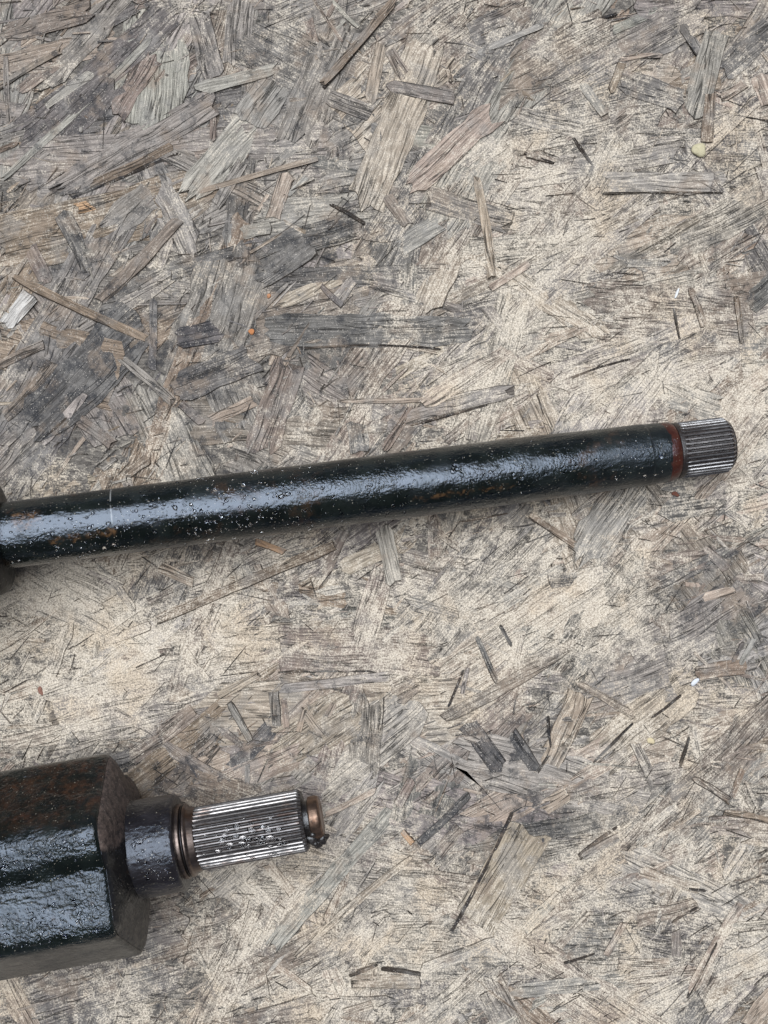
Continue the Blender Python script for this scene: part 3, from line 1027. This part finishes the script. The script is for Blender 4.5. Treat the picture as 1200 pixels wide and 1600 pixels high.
drops = []
for _ in range(40):
    x = random.uniform(HX(315), HX(468)); th = random.gauss(-.1, .55)
    if abs(th) > 1.2: continue
    r = random.choice((.0004, .0006, .0006, .0008, .0011))
    drops.append(cyl_drop(x, th, .01220, r, random.uniform(1.0, 1.9), .28))
for (px, t) in ((385, .0), (392, -.1), (384, -.2), (405, -.12), (375, .12), (425, -.15), (418, .25), (400, .2), (440, .1), (345, -.3), (390, -.3)):
    drops.append(cyl_drop(HX(px), t, .01225, random.uniform(.0008, .0012), random.uniform(1.3, 1.9), .28))
for _ in range(90):
    x = random.uniform(HX(225), HX(278)); th = random.gauss(-.1, .6)
    r = .00014 * math.exp(random.gauss(.5, .5))
    drops.append(cyl_drop(x, th, .0191, r, random.uniform(.8, 1.2), .5))
for (px, t, r, st) in ((228, .33, .0016, .6), (236, .38, .0012, 1.6), (233, .12, .0008, 1), (240, .18, .0008, 1), (241, -.06, .0009, .8), (240, -.3, .0008, 1.4), (268, -.28, .0006, 1)):
    drops.append(cyl_drop(HX(px), t, .0191, r, st, .5))
top = .0420 * .866
for _ in range(420):
    x = random.uniform(HX(-40), HX(182)); y = random.uniform(-.0195, .0195)
    if -.006 < y < .004: continue
    r = .00020 * math.exp(random.gauss(.5, .45))
    drops.append((Vector((x, y, top + .0001 - (0 if y > .008 else .0026 * (1 - max(.0065 - y, 0) / .0185 * .9)))), Vector((0, 0, 1)), Vector((1, 0, 0)), r, random.uniform(.9, 1.5), .5))
tag(obj('water_drops', drop_mesh(drops), hous, M_WATER), kind='stuff')


# ------------------------------------------------------------------ crumbs lying on the board
def crumb_mat(name, a, b):
    m = NT(name)
    p = m.obj()
    m.set('Base Color', m.mix(m.noise(p, 900, 3, .6), a, b)); m.set('Roughness', .85)
    m.set('Normal', m.bump(m.noise(p, 1600, 3, .6), .0004, .8))
    return m.m


ztop = lambda px, py: float(zb[min(max(int(py / RES), 0), GH - 1), min(max(int(px / RES), 0), GW - 1)])
CR = [('resin_crumb', 1090, 235, .0026, (1, .95, .55), 0, ((.34, .29, .16), (.56, .50, .34)), 'round yellow crumb below the brown end of the pale strand', 'crumb'),
      ('paint_chip', 1057, 460, .0017, (.32, 1.15, .3), -25, ((.62, .61, .58), (.74, .73, .71)), 'thin white splinter beside the brown splinter at the right edge', 'chip'),
      ('paint_chip', 1085, 1066, .0018, (1.05, .5, .35), 30, ((.52, .52, .53), (.68, .68, .69)), 'small white chip under the brown flake at the right edge', 'chip'),
      ('wood_chip', 1016, 1157, .0015, (1, .9, .35), 40, ((.45, .36, .20), (.60, .50, .33)), 'pale yellow chip lying below the small white chip on the right', 'chip'),
      ('rust_crumb', 393, 518, .0015, (1, .8, .5), 10, ((.34, .12, .04), (.50, .21, .08)), 'orange crumb at the left end of the dark horizontal strand', 'crumb'),
      ('rust_crumb', 420, 463, .0010, (1, .8, .5), 70, ((.34, .15, .07), (.45, .22, .11)), 'tiny orange crumb just above the dark horizontal strand', 'crumb'),
      ('bark_crumb', 1054, 772, .0014, (1, .85, .6), 0, ((.10, .035, .02), (.17, .06, .035)), 'dark red brown crumb below the rusty ring of the long shaft', 'crumb'),
      ('bark_crumb', 64, 1080, .0013, (.75, 1.5, .35), 10, ((.17, .075, .05), (.25, .12, .085)), 'flat reddish brown crumb on pale dust between the two shafts', 'crumb')]
for i, (nm, px, py, sz, sq, rot, (c1, c2), lab, cat) in enumerate(CR):
    o = lump(nm, sz, crumb_mat(nm + '_material', c1, c2), None, 40 + i, sq, 3, .55)
    o.location = P(px, py, 0); o.location.z = ztop(px, py) + sz * sq[2] * .6
    o.rotation_euler = (0, 0, math.radians(rot))
    tag(o, lab, cat)
